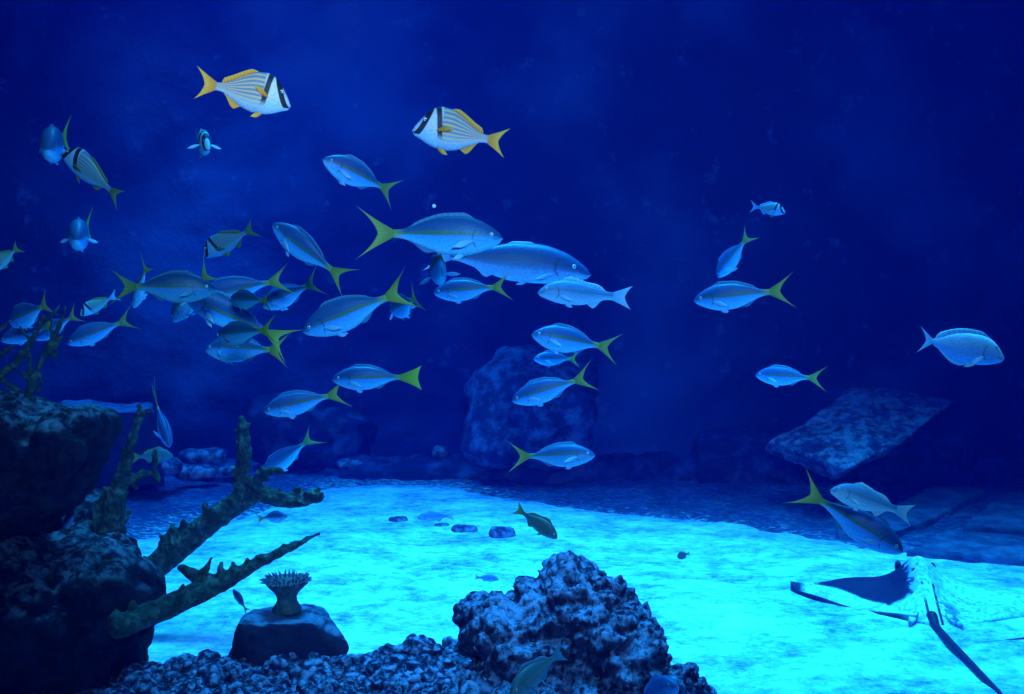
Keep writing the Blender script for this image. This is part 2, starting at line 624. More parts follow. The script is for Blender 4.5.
def fish(kind, nose, tail, L, yaw=0.0, roll=0.0, bend=0.0, D=None, hs=1.0, ws=1.0, tint=(1, 1, 1), label='', up=None,
         pec=18.0, pecz=-.35, pel=1.0, fan=1.0, fork=None, bl=None, tail_mat=None, fins=None, eyes=True, detail=True, dors=1.0):
    S = SPEC[kind]
    if bl:
        S = dict(S, bl=bl)
    nx, ny = nose
    tx, ty = tail
    l = math.hypot(nx - tx, ny - ty)
    if D is None:
        D = L * F * math.cos(math.radians(yaw)) / l
    else:
        c = min(1.0, l * D / (F * L))
        yaw = math.degrees(math.acos(c)) * (1 if yaw >= 0 else -1)
    y = math.radians(yaw)
    d2 = Vector(((nx - tx) / l, -(ny - ty) / l, 0))
    fw = (d2 * math.cos(y) + Vector((0, 0, 1)) * math.sin(y)).normalized()
    u0 = Vector(up) if up else Vector((0, 1, 0))
    u0 = (u0 - fw * u0.dot(fw)).normalized()
    zc = fw.cross(u0)
    if zc.z < 0:
        zc = -zc
    r = math.radians(roll)
    upv = (u0 * math.cos(r) + zc * math.sin(r)).normalized()
    left = upv.cross(fw)
    R = Matrix((fw, left, upv)).transposed()
    ctr = P((nx + tx) / 2, (ny + ty) / 2, D)
    ray = (CR.inverted() @ (CM.translation - ctr)).normalized()
    R = Vector((0, 0, 1)).rotation_difference(ray).to_matrix() @ R
    root = empty(NAMES[kind], (0, 0, 0))
    root.matrix_world = Matrix.Translation(ctr) @ (CR @ R).to_4x4() @ Matrix.Diagonal((L, L, L, 1))
    sp = Spine(bend)
    col = (*tint, 1)
    tm, dm, pm = FINS[kind] if fins is None else fins
    if tail_mat:
        tm = tail_mat

    def part(name, me, mat):
        return add_obj(name, me, M[mat], root, col)
    part('body', body_mesh(S, sp, hs, ws), kind)
    part('tail_fin', fin_mesh(tail_grid(S, hs, fan, fork), (0, 1, 0), .010, sp), tm)
    a, b, h, mode = S['dorsal']
    part('dorsal_fin', fin_mesh(ridge_grid(S, a, b, h * dors, mode, 1, hs), (0, 1, 0), .008, sp), dm)
    if detail:
        a, b, h = S['anal']
        part('anal_fin', fin_mesh(ridge_grid(S, a, b, h, 'anal', -1, hs), (0, 1, 0), .008, sp), dm)
        s, z, pl, pw = S['pec']
        pa = math.radians(pec)
        for sd in (1, -1):
            wd = hermite(S['t'], S['wid'], s) * ws
            g = leaf_grid((-s * S['bl'], sd * wd * .93, z * hs), (-math.cos(pa), sd * math.sin(pa), pecz), (-.35 if pecz < 0 else pecz, 0, 1), pl, pw)
            part('pectoral_fin', fin_mesh(g, (math.sin(pa), sd * math.cos(pa), 0), .006, sp), pm)
            s2, pl2 = S['pel']
            zb = hermite(S['t'], S['bot'], s2) * hs
            g = leaf_grid((-s2 * S['bl'], sd * .018, zb + .012), (-.8, sd * .25, -.38), (-.45, 0, 1), pl2 * pel, pl2 * .42)
            part('pelvic_fin', fin_mesh(g, (.2, sd, 0), .006, sp), pm if kind != 'porkfish' else 'fin_orange')
    if eyes:
        s, z, r_ = S['eye']
        t = s
        tp = hermite(S['t'], S['top'], t) * hs
        bt = hermite(S['t'], S['bot'], t) * hs
        zz = (tp + bt) / 2 + (z - (S['top'][2] + S['bot'][2]) / 2) * hs * .9
        q = min(1, abs((zz - (tp + bt) / 2) / max(1e-5, (tp - bt) / 2)))
        wd = hermite(S['t'], S['wid'], t) * ws * math.sqrt(max(.1, 1 - q * q))
        for sd in (1, -1):
            part('eye', eye_mesh((-s * S['bl'], sd * wd * 1.0, zz), r_, sd, sp), 'eye')
    tag(root, label, 'fish', GROUPS.get(kind))
    return root
# ------------------------------------------------------------------ setting
EDGE_PX = [(-60, 552), (60, 550), (150, 541), (215, 528), (270, 512), (330, 489), (400, 487), (460, 491), (520, 505), (600, 516), (720, 527), (800, 541), (900, 556), (1024, 567), (1150, 575)]
EDGE = [G(x, y) for x, y in EDGE_PX]
EX = [p.x for p in EDGE]
EY = [p.y for p in EDGE]
EX[0], EX[-1] = -8.0, 8.0


def edge_y(x):
    return float(np.interp(x, EX, EY))


def sand_height(x, y):
    d = edge_y(x) - y
    d += .10 * noise.noise(Vector((x * 2.2, y * 2.2, 1))) + .10 * noise.noise(Vector((x * 7, y * 7, 4))) + .06 * noise.noise(Vector((x * 17, y * 17, 4)))
    n = noise.noise(Vector((x * .9, y * .9, 3.1))) * .035 + noise.noise(Vector((x * 2.6, y * 3.4, 8.7))) * .016 + noise.noise(Vector((x * 7, y * 11, 1.7))) * .005
    return .035 * smoothstep(-.35, .6, d) - .06 * smoothstep(.1, -.7, d) + n * (.4 + .6 * smoothstep(0, 1.0, d))


def sand_material():
    t = NT('sand_material', 0.9, 0.1)
    o = t.coord()
    mp = t.n('ShaderNodeMapping')
    mp.inputs['Scale'].default_value = (0.85, 1.15, 1)
    t.put(mp.inputs[0], o)
    n1 = t.noise(2.6, 5, mp.outputs[0], 0.6)
    n2 = t.noise(15, 6, mp.outputs[0], 0.68)
    n3 = t.noise(48, 4, o, 0.65)
    v = t.math('ADD', t.math('ADD', t.math('MULTIPLY', n1, .40), t.math('MULTIPLY', n2, .42)), t.math('MULTIPLY', n3, .18))
    c = t.ramp(v, [(.38, (.08, .15, .52)), (.44, (.18, .34, .76)), (.50, (.32, .54, .86)), (.59, (.60, .84, .92))])
    spk = t.math('MULTIPLY', t.ss(n3, .62, .68), t.ss(n2, .40, .54))
    c = t.mix(t.math('MULTIPLY', spk, .7), c, (.06, .10, .36))
    t.bump(t.math('ADD', n2, t.math('MULTIPLY', n3, .35)), .45, .04)
    return t.done(c)


def gravel_material():
    t = NT('gravel_material', 0.9, 0.1)
    o = t.coord()
    mp = t.n('ShaderNodeMapping')
    mp.inputs['Scale'].default_value = (0.7, 1.5, 1)
    t.put(mp.inputs[0], o)
    n1 = t.noise(16, 6, mp.outputs[0], .7)
    n2 = t.noise(2.2, 3, o)
    vo = t.voro(26, o)
    v = t.math('ADD', t.math('MULTIPLY', n1, .65), t.math('MULTIPLY', n2, .35))
    c = t.ramp(v, [(.40, (.022, .045, .15)), (.50, (.04, .08, .25)), (.62, (.13, .21, .44))])
    d, e = t.uv()
    n4 = t.noise(20, 6, mp.outputs[0], .75)
    dust = t.ss(t.math('SUBTRACT', n4, t.math('MULTIPLY', d, .16)), .40, .52)
    c = t.mix(t.math('MULTIPLY', dust, .9), c, (.40, .62, .84))
    t.bump(t.math('ADD', n1, vo), .8, .05)
    return t.done(c)


def build_floor():
    nx, ny = 300, 240
    x0, x1, y0, y1 = -6.8, 6.8, 1.0, 9.6
    vs, fs = [], []
    for j in range(ny + 1):
        for i in range(nx + 1):
            q = j / ny
            x = x0 + (x1 - x0) * i / nx
            y = y0 + (y1 - y0) * q
            vs.append((x, y, sand_height(x, y)))
    for j in range(ny):
        for i in range(nx):
            a = j * (nx + 1) + i
            fs.append((a, a + 1, a + nx + 2, a + nx + 1))
    s = add_obj('sand_bed', mesh(vs, fs), sand_material())
    tag(s, 'bright pale sand bed covering the middle of the tank bottom', 'sand', kind='stuff')
    nx, ny = 220, 180
    x0, x1, y0, y1 = -7.0, 7.0, -1.5, 11.0
    vs, fs, uv = [], [], []
    for j in range(ny + 1):
        for i in range(nx + 1):
            x = x0 + (x1 - x0) * i / nx
            y = y0 + (y1 - y0) * j / ny
            d = y - edge_y(x)
            z = -.03 + .035 * smoothstep(-.1, .5, d) + .022 * noise.noise(Vector((x * 5, y * 5, 2))) + .022 * noise.noise(Vector((x * 13, y * 13, 2))) + .03 * noise.noise(Vector((x * 1.3, y * 1.3, 5)))
            vs.append((x, y, z))
            uv.append((max(0, d / (.55 + 1.3 * smoothstep(.2, -1.2, x) * smoothstep(-3.2, -2.2, x)) + .25), 0))
    for j in range(ny):
        for i in range(nx):
            a = j * (nx + 1) + i
            fs.append((a, a + 1, a + nx + 2, a + nx + 1))
    f = add_obj('floor', mesh(vs, fs, uv), gravel_material())
    tag(f, 'dark gravel tank floor behind the sand', 'floor', kind='structure')


def wall_material():
    t = NT('wall_rock', 0.95, 0.05)
    o = t.coord()
    n1 = t.noise(.55, 3, o)
    n2 = t.noise(4.0, 6, o, .65)
    c = t.mix(t.ss(n1, .40, .66), (.010, .022, .10), (.022, .075, .26))
    c = t.mix(t.math('MULTIPLY', t.ss(n2, .58, .72), .55), c, (.05, .14, .36))
    t.bump(n2, .7, .1)
    return t.done(c)


def build_walls():
    m = wall_material()
    n = 110

    def sheet(name, fn, label):
        vs, fs = [], []
        for j in range(n + 1):
            for i in range(n + 1):
                vs.append(fn(i / n, j / n))
        for j in range(n):
            for i in range(n):
                a = j * (n + 1) + i
                fs.append((a, a + 1, a + n + 2, a + n + 1))
        tag(add_obj(name, mesh(vs, fs), m), label, 'wall', kind='structure')

    def nz(a, b):
        return .28 * noise.noise(Vector((a * .55, b * .55, 4))) + .12 * noise.noise(Vector((a * 1.7, b * 1.7, 9))) + .04 * noise.noise(Vector((a * 5, b * 5, 9)))
    sheet('wall_back', lambda u, v: (-7 + 14 * u, 10.3 + nz(-7 + 14 * u, 7 * v) - .25 * (1 - v), -.3 + 7.5 * v), 'dark blue rocky back wall of the tank')
    sheet('wall_left', lambda u, v: (-6.4 + nz(12 * u, 7 * v), -1.5 + 12.5 * u, -.3 + 7.5 * v), 'dark blue rocky wall at the left end of the tank')
    sheet('wall_right', lambda u, v: (6.4 + nz(12 * u + 40, 7 * v), -1.5 + 12.5 * u, -.3 + 7.5 * v), 'dark blue rocky wall at the right end of the tank')


# ------------------------------------------------------------------ rocks
def ico(sub):
    bm = bmesh.new()
    bmesh.ops.create_icosphere(bm, subdivisions=sub, radius=1)
    v = [x.co.copy() for x in bm.verts]
    f = [tuple(x.index for x in y.verts) for y in bm.faces]
    bm.free()
    return v, f


def blob_mesh(blobs, origin, voxel, lump=.03, lscale=10, fine=.008, fscale=40, wave=.05, wscale=2.5, seed=0):
    """blobs = [(centre, (rx, ry, rz), rotz, squareness)] merged into one craggy rock"""
    vs, fs = [], []
    iv, if_ = ico(4)
    for c, r, rz, sq in blobs:
        rot = Matrix.Rotation(rz, 3, 'Z')
        o = len(vs)
        for v in iv:
            q = Vector([math.copysign(abs(a) ** sq, a) for a in v])
            q = rot @ Vector((q.x * r[0], q.y * r[1], q.z * r[2]))
            vs.append(q + Vector(c) - Vector(origin))
        fs += [tuple(i + o for i in f) for f in if_]
    me = remesh(mesh(vs, fs), voxel)
    sd = Vector((seed * 3.7, seed * 1.3, seed * 2.1))

    def fn(p, n):
        q = p + sd
        d = wave * noise.fractal(q * wscale, 1.0, 2.0, 3)
        if lump:
            d += lump * (0.55 - 1.3 * noise.voronoi(q * lscale)[0][0] ** 2)
        if fine:
            d += fine * (0.5 - 1.3 * noise.voronoi(q * fscale)[0][0] ** 2) * 1.1 + fine * .4 * noise.noise(q * fscale * 1.7)
        return d
    return displace(me, fn)


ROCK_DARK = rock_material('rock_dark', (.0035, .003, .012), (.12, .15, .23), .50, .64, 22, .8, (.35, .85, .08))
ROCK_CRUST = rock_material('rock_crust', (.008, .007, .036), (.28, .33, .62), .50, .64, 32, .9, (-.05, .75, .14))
ROCK_MID = rock_material('rock_mid', (.015, .025, .09), (.18, .28, .50), .42, .62, 14, .7)
ROCK_BACK = rock_material('rock_back', (.009, .020, .08), (.065, .14, .34), .44, .64, 9, .7)
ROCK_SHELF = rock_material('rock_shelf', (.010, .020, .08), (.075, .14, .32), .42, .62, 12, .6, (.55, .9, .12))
ROCK_FAR = rock_material('rock_far', (.007, .016, .065), (.035, .08, .22), .46, .64, 6, .7)
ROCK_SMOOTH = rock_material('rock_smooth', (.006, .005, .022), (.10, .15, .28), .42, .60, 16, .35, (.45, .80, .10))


def rock(name, blobs_px, mat, label, voxel=.02, squares=.8, cat='rock', group=None, **kw):
    """blobs_px = [(px, py, depth, half width px, half height px, half depth in m)]"""
    bl = []
    for b in blobs_px:
        px, py, d, hw, hh, hd = b[:6]
        bl.append((P(px, py, d), (hw * d / F, hd, hh * d / F), b[6] if len(b) > 6 else 0.0, squares))
    lo = min(c.z - r[2] for c, r, _, _ in bl)
    ctr = sum((c for c, _, _, _ in bl), Vector()) / len(bl)
    org = Vector((ctr.x, ctr.y, max(lo, 0)))
    o = add_obj(name, blob_mesh(bl, org, voxel, **kw), mat)
    o.location = org
    return tag(o, label, cat, group)


def slab(name, pts, drop, mat, label, voxel=.03, cat='rock', group=None, **kw):
    """an angular slab: top outline given by world points, sides dropping by a vector"""
    n = len(pts)
    org = sum(pts, Vector()) / n
    vs = [p - org for p in pts] + [p + Vector(drop) - org for p in pts]
    fs = [tuple(range(n)), tuple(range(2 * n - 1, n - 1, -1))]
    for i in range(n):
        j = (i + 1) % n
        fs.append((i, i + n, j + n, j))
    me = remesh(fix_normals(mesh(vs, fs, smooth=False)), voxel)
    p = dict(lump=.03, lscale=7, fine=.008, fscale=30, wave=.05, wscale=2.0)
    p.update(kw)
    sd = Vector((org.x, org.y, 0)) * 3

    def fn(q, nn):
        q = q + sd
        return (p['wave'] * noise.fractal(q * p['wscale'], 1.0, 2.0, 3) + p['lump'] * (.5 - noise.voronoi(q * p['lscale'])[0][0])
                + p['fine'] * (.5 - noise.voronoi(q * p['fscale'])[0][0]))
    o = add_obj(name, displace(me, fn), mat)
    o.location = org
    return tag(o, label, cat, group)


def hull_rock(name, pts, mat, label, voxel=.012, cat='rock', soft=6, lump=.012, lscale=9):
    org = sum(pts, Vector()) / len(pts)
    bm = bmesh.new()
    for p in pts:
        bm.verts.new(p - org)
    r = bmesh.ops.convex_hull(bm, input=bm.verts)
    bmesh.ops.delete(bm, geom=[g for g in set(r['geom_interior'] + r['geom_unused']) if isinstance(g, bmesh.types.BMVert)], context='VERTS')
    me = bpy.data.meshes.new('mesh')
    bm.to_mesh(me)
    bm.free()
    me = remesh(fix_normals(me), voxel)
    bm = bmesh.new()
    bm.from_mesh(me)
    for _ in range(soft):
        bmesh.ops.smooth_vert(bm, verts=bm.verts, factor=.5, use_axis_x=True, use_axis_y=True, use_axis_z=True)
    bm.to_mesh(me)
    bm.free()

    def fn(p, n):
        return lump * (.5 - noise.voronoi(p * lscale + Vector((3, 1, 7)))[0][0]) + .02 * noise.fractal(p * 4, 1, 2, 3) + .004 * noise.noise(p * 50)
    o = add_obj(name, displace(me, fn), mat)
    o.location = org
    return tag(o, label, cat)


def build_rocks():
    # big dark rocks of the left foreground
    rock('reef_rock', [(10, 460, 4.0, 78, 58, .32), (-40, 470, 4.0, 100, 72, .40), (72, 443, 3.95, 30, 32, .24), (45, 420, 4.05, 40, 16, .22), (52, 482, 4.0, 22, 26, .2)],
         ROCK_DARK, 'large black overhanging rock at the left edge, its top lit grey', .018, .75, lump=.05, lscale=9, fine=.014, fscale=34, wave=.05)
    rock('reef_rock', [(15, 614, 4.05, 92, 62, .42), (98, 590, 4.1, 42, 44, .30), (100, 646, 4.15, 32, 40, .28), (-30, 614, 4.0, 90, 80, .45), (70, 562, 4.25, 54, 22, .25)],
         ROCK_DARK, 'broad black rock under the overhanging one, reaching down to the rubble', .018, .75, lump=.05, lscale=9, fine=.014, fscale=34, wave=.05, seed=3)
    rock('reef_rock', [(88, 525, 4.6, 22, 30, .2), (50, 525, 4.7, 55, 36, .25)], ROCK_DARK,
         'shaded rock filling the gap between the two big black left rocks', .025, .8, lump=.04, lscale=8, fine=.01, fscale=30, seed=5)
    # crusted mound at the bottom centre
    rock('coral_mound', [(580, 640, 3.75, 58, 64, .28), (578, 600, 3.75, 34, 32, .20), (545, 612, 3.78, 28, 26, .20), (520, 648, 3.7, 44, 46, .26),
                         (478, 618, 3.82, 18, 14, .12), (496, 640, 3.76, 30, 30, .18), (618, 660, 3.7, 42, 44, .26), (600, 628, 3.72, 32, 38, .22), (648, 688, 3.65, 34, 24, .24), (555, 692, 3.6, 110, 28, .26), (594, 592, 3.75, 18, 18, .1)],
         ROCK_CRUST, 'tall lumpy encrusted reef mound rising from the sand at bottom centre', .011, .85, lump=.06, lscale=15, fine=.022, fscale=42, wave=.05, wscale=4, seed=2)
    # boulder that carries the cup coral
    D_ = 4.3
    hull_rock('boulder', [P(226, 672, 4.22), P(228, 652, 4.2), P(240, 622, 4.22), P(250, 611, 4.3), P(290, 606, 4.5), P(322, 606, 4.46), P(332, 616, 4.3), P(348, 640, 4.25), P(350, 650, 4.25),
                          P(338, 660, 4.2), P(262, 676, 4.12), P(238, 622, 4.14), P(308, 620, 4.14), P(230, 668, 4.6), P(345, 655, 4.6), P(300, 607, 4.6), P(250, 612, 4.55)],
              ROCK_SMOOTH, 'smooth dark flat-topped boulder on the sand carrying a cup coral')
    # lit slab of rock at the right
    pts = [P(772, 441, 7.7), P(846, 470, 7.0), P(905, 440, 7.25), P(955, 400, 8.1), P(898, 388, 8.4), P(852, 386, 8.4), P(822, 412, 8.05)]
    slab('rock_ledge', pts, (.02, .35, -.13), ROCK_MID, 'tilted rock slab with a lit pale top, right of centre', .02, lump=.03, lscale=7, wave=.03, fine=.012, fscale=24)
    pts = [P(700, 455, 8.7), P(960, 448, 8.5), P(980, 430, 9.2), P(700, 430, 9.3)]
    slab('rock_ledge', pts, (0, .2, -.7), ROCK_FAR, 'low dark rock base behind and below the tilted lit slab', .04, lump=.06, lscale=4, wave=.1)
    # rounded boulder of the background
    rock('reef_boulder', [(530, 410, 8.9, 62, 58, .45), (498, 425, 8.7, 32, 40, .3), (560, 390, 9.0, 36, 42, .35)], ROCK_BACK,
         'big rounded boulder in the dim background behind the lower snappers', .035, .85, lump=.06, lscale=5, fine=.02, fscale=18, wave=.1, seed=12)
    rock('rock_step', [(430, 474, 9.2, 90, 12, .3), (600, 472, 9.2, 120, 16, .35), (360, 478, 9.3, 40, 10, .3)], ROCK_FAR,
         'long low dark rock step along the foot of the back wall', .04, .6, lump=.05, lscale=5, wave=.08, seed=16)
    # left background shelf with its lit rim
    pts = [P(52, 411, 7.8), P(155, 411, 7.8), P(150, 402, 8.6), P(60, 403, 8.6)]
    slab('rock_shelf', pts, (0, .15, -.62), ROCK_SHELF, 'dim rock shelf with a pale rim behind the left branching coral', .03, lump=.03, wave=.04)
    rock('rock_block', [(285, 434, 9.5, 38, 34, .3), (340, 440, 9.6, 30, 26, .3)], ROCK_FAR, 'dim squarish rock in the background behind the vertical coral branch', .04, .55, lump=.04, lscale=5, wave=.08, seed=20)
    for i, (px, py, d, hw, hh, lab) in enumerate([
            (203, 456, 8.9, 24, 7, 'flat pale stone lying farthest back, left of the upright coral branch'),
            (196, 471, 8.5, 20, 5, 'flat pale stone just in front of the farthest flat stone'),
            (166, 468, 8.2, 14, 7, 'small rounded pale stone beside the left branching coral'),
            (352, 464, 9.2, 14, 5, 'small pale stone on the gravel left of the background boulder'),
            (440, 452, 9.4, 9, 7, 'small dim stone in front of the back wall left of the boulder'),
            (232, 470, 8.9, 14, 6, 'low dim stone right against the upright coral branch')]):
        rock('flat_stone', [(px, py, d, hw, hh, .14), (px + hw * .4, py + 1, d, hw * .55, hh * .9, .12)], ROCK_MID, lab, .02, .8,
             lump=.015, lscale=9, fine=.005, fscale=30, wave=.03, seed=30 + i)
    # paving-like slabs at the right
    def gslab(px, lab):
        pts = [G(x, y, .055) for x, y in px]
        slab('stone_slab', pts, (0, 0, -.12), ROCK_MID2, lab, .025, lump=.012, lscale=8, fine=.004, wave=.02, cat='slab', group=None)
    ROCK_MID2 = rock_material('rock_slab', (.02, .045, .13), (.07, .13, .29), .40, .62, 7, .5)
    gslab([(935, 487), (992, 487), (935, 517), (885, 535), (835, 530), (890, 505)], 'dim flat stone slab behind the right snapper pair, left of the dark seam')
    gslab([(1006, 490), (1075, 492), (1075, 528), (962, 526)], 'dim flat stone slab at the right edge, behind the cross seam')
    gslab([(950, 530), (1075, 544), (1075, 562), (905, 550)], 'dim flat stone slab at the right edge, in front of the cross seam')
    # little dark stones out on the sand
    for i, (px, py, hw, hh, lab) in enumerate([
            (503, 533, 13, 6, 'dark blue stone alone on the sand near the olive fish'),
            (465, 530, 13, 3.5, 'low dark stone between the sand fish and the lone dark stone'),
            (398, 521, 10, 4, 'low dark stone left of the blue fish over the far sand'),
            (442, 526, 8, 2.5, 'smallest low stone just under the blue fish over the far sand'),
            (832, 660, 7, 2.5, 'tiny dark stone on the sand left of the stingray tail')]):
        p = G(px, py + hh)
        d = (CM.inverted() @ p).z * -1
        rock('sand_stone', [(px, py, d, hw, hh, .05), (px + hw * .55, py - hh * .35, d, hw * .4, hh * .7, .04), (px - hw * .6, py - hh * .2, d, hw * .35, hh * .7, .04)], ROCK_MID, lab, .012, .85,
             lump=.01, lscale=16, fine=.004, fscale=40, wave=.02, seed=50 + i)
    # strip of coral rubble along the bottom
    protos = []
    for k in range(7):
        c = Vector((0, 0, 0))
        bl = [(c, (.05, .045, .04), 0, .85)] + [(Vector((rnd.uniform(-.035, .035), rnd.uniform(-.03, .03), rnd.uniform(-.02, .025))), (rnd.uniform(.02, .035),) * 3, 0, .9) for _ in range(4)]
        me = blob_mesh(bl, c, .008, lump=.02, lscale=28, fine=.006, fscale=80, wave=.012, wscale=10, seed=70 + k)
        me.materials.append(ROCK_CRUST)
        protos.append(me)
    n = 0

    def stone(p, s):
        o = add_obj('rubble_stone', protos[rnd.randrange(7)])
        o.location = p
        o.scale = (s * rnd.uniform(.8, 1.25), s * rnd.uniform(.8, 1.2), s * rnd.uniform(.7, 1.1))
        o.rotation_euler = (rnd.uniform(-.4, .4), rnd.uniform(-.4, .4), rnd.uniform(0, 6.28))
        tag(o, 'small crusted coral rubble stone in the strip along the bottom edge', 'stone', 'coral rubble along the bottom edge')
    prof = [(-20, 668), (60, 668), (130, 668), (160, 672), (180, 668), (215, 662), (250, 660), (300, 664), (345, 662), (385, 655), (420, 644), (455, 650), (480, 655)]
    for px in range(-6, 480, 12):
        ty = float(np.interp(px, [a for a, _ in prof], [b for _, b in prof]))
        y = ty + 4
        while y < 706:
            d = min(4.25, (CAM_H - .03) * F / max(1, y - 300)) - .02
            d = min(d, 4.2 - (y - 660) * .006)
            s = rnd.uniform(.75, 1.25)
            stone(P(px + rnd.uniform(-6, 6), y + rnd.uniform(-2, 3), d), s)
            y += rnd.uniform(9, 14)
    for px, py in [(676, 688), (690, 692), (660, 664), (672, 676), (698, 684), (706, 693), (640, 640), (690, 672), (485, 662), (470, 640)]:
        stone(P(px, py, 3.7), rnd.uniform(.6, 1.0))


# ------------------------------------------------------------------ corals
def tube(vs, fs, pts, seg=12, rough=.0, seed=0):
    """pts = [(Vector, radius)]; closed rounded tube"""
    # resample
    P_, R_ = [], []
    for i in range(len(pts) - 1):
        a, b = pts[i], pts[i + 1]
        k = max(2, int((b[0] - a[0]).length / max(.012, .6 * a[1])))
        for j in range(k):
            f = j / k
            P_.append(a[0].lerp(b[0], f))
            R_.append(a[1] * (1 - f) + b[1] * f)
    P_.append(pts[-1][0])
    R_.append(pts[-1][1])
    o = len(vs)
    for i, (p, r) in enumerate(zip(P_, R_)):
        t = (P_[min(i + 1, len(P_) - 1)] - P_[max(i - 1, 0)]).normalized()
        s = t.cross(Vector((0.1, 1, 0.05))).normalized()
        u = s.cross(t)
        for k in range(seg):
            a = 2 * PI * k / seg
            vs.append(p + (s * math.cos(a) + u * math.sin(a)) * r)
    n = len(P_)
    for i in range(n - 1):
        for k in range(seg):
            a, b = o + i * seg + k, o + i * seg + (k + 1) % seg
            fs.append((a, b, b + seg, a + seg))
    t0 = (P_[0] - P_[1]).normalized() * R_[0] * .5
    t1 = (P_[-1] - P_[-2]).normalized() * R_[-1] * .7
    a = len(vs)
    vs.append(P_[0] + t0)
    b = len(vs)
    vs.append(P_[-1] + t1)
    for k in range(seg):
        fs.append((a, o + (k + 1) % seg, o + k))
        e = o + (n - 1) * seg
        fs.append((b, e + k, e + (k + 1) % seg))


def coral_material():
    t = NT('coral_skin', .85, .15)
    o = t.coord()
    n1 = t.noise(22, 5, o, .65)
    vo = t.voro(60, o)
    c = t.ramp(n1, [(.36, (.010, .022, .024)), (.52, (.026, .052, .048)), (.68, (.085, .145, .14))])
    c = t.mix(t.ss(vo, .25, .05), c, (.02, .04, .05))
    t.bump(t.math('SUBTRACT', n1, t.math('MULTIPLY', vo, .6)), .7, .02)
    return t.done(c)


CORAL = coral_material()


def coral(branches, label, depth, nubs=0, voxel=.0075, seed=1, mesh_fine=.006):
    """branches = lists of (px, py, radius px[, depth])"""
    r = random.Random(seed)
    vs, fs = [], []
    for br in branches:
        pts = [(P(b[0], b[1], b[3] if len(b) > 3 else depth), b[2] * depth / F) for b in br]
        tube(vs, fs, pts)
        tot = sum((pts[i + 1][0] - pts[i][0]).length for i in range(len(pts) - 1))
        for k in range(int(nubs * tot)):
            i = r.randrange(len(pts) - 1)
            f = r.random()
            p = pts[i][0].lerp(pts[i + 1][0], f)
            rad = pts[i][1] * (1 - f) + pts[i + 1][1] * f
            t = (pts[i + 1][0] - pts[i][0]).normalized()
            d = Vector((r.uniform(-1, 1), r.uniform(-1, .6), r.uniform(-.3, 1.2)))
            d = (d - t * d.dot(t)).normalized() + t * .5
            ln = rad * r.uniform(1.15, 1.75)
            tube(vs, fs, [(p, rad * .35), (p + d * ln * .7, rad * .28 + .003), (p + d * ln, rad * .15 + .003)], 8)
    org = P(branches[0][0][0], branches[0][0][1], depth)
    vs = [v - org for v in vs]
    me = remesh(mesh(vs, fs), voxel)

    def fn(p, n):
        return mesh_fine * (1.2 * noise.noise(p * 28) + 1.1 * (.45 - noise.voronoi(p * 38)[0][0]))
    o = add_obj('elkhorn_coral', displace(me, fn), CORAL)
    o.location = org
    return tag(o, label, 'coral', 'branching corals on the left rocks')


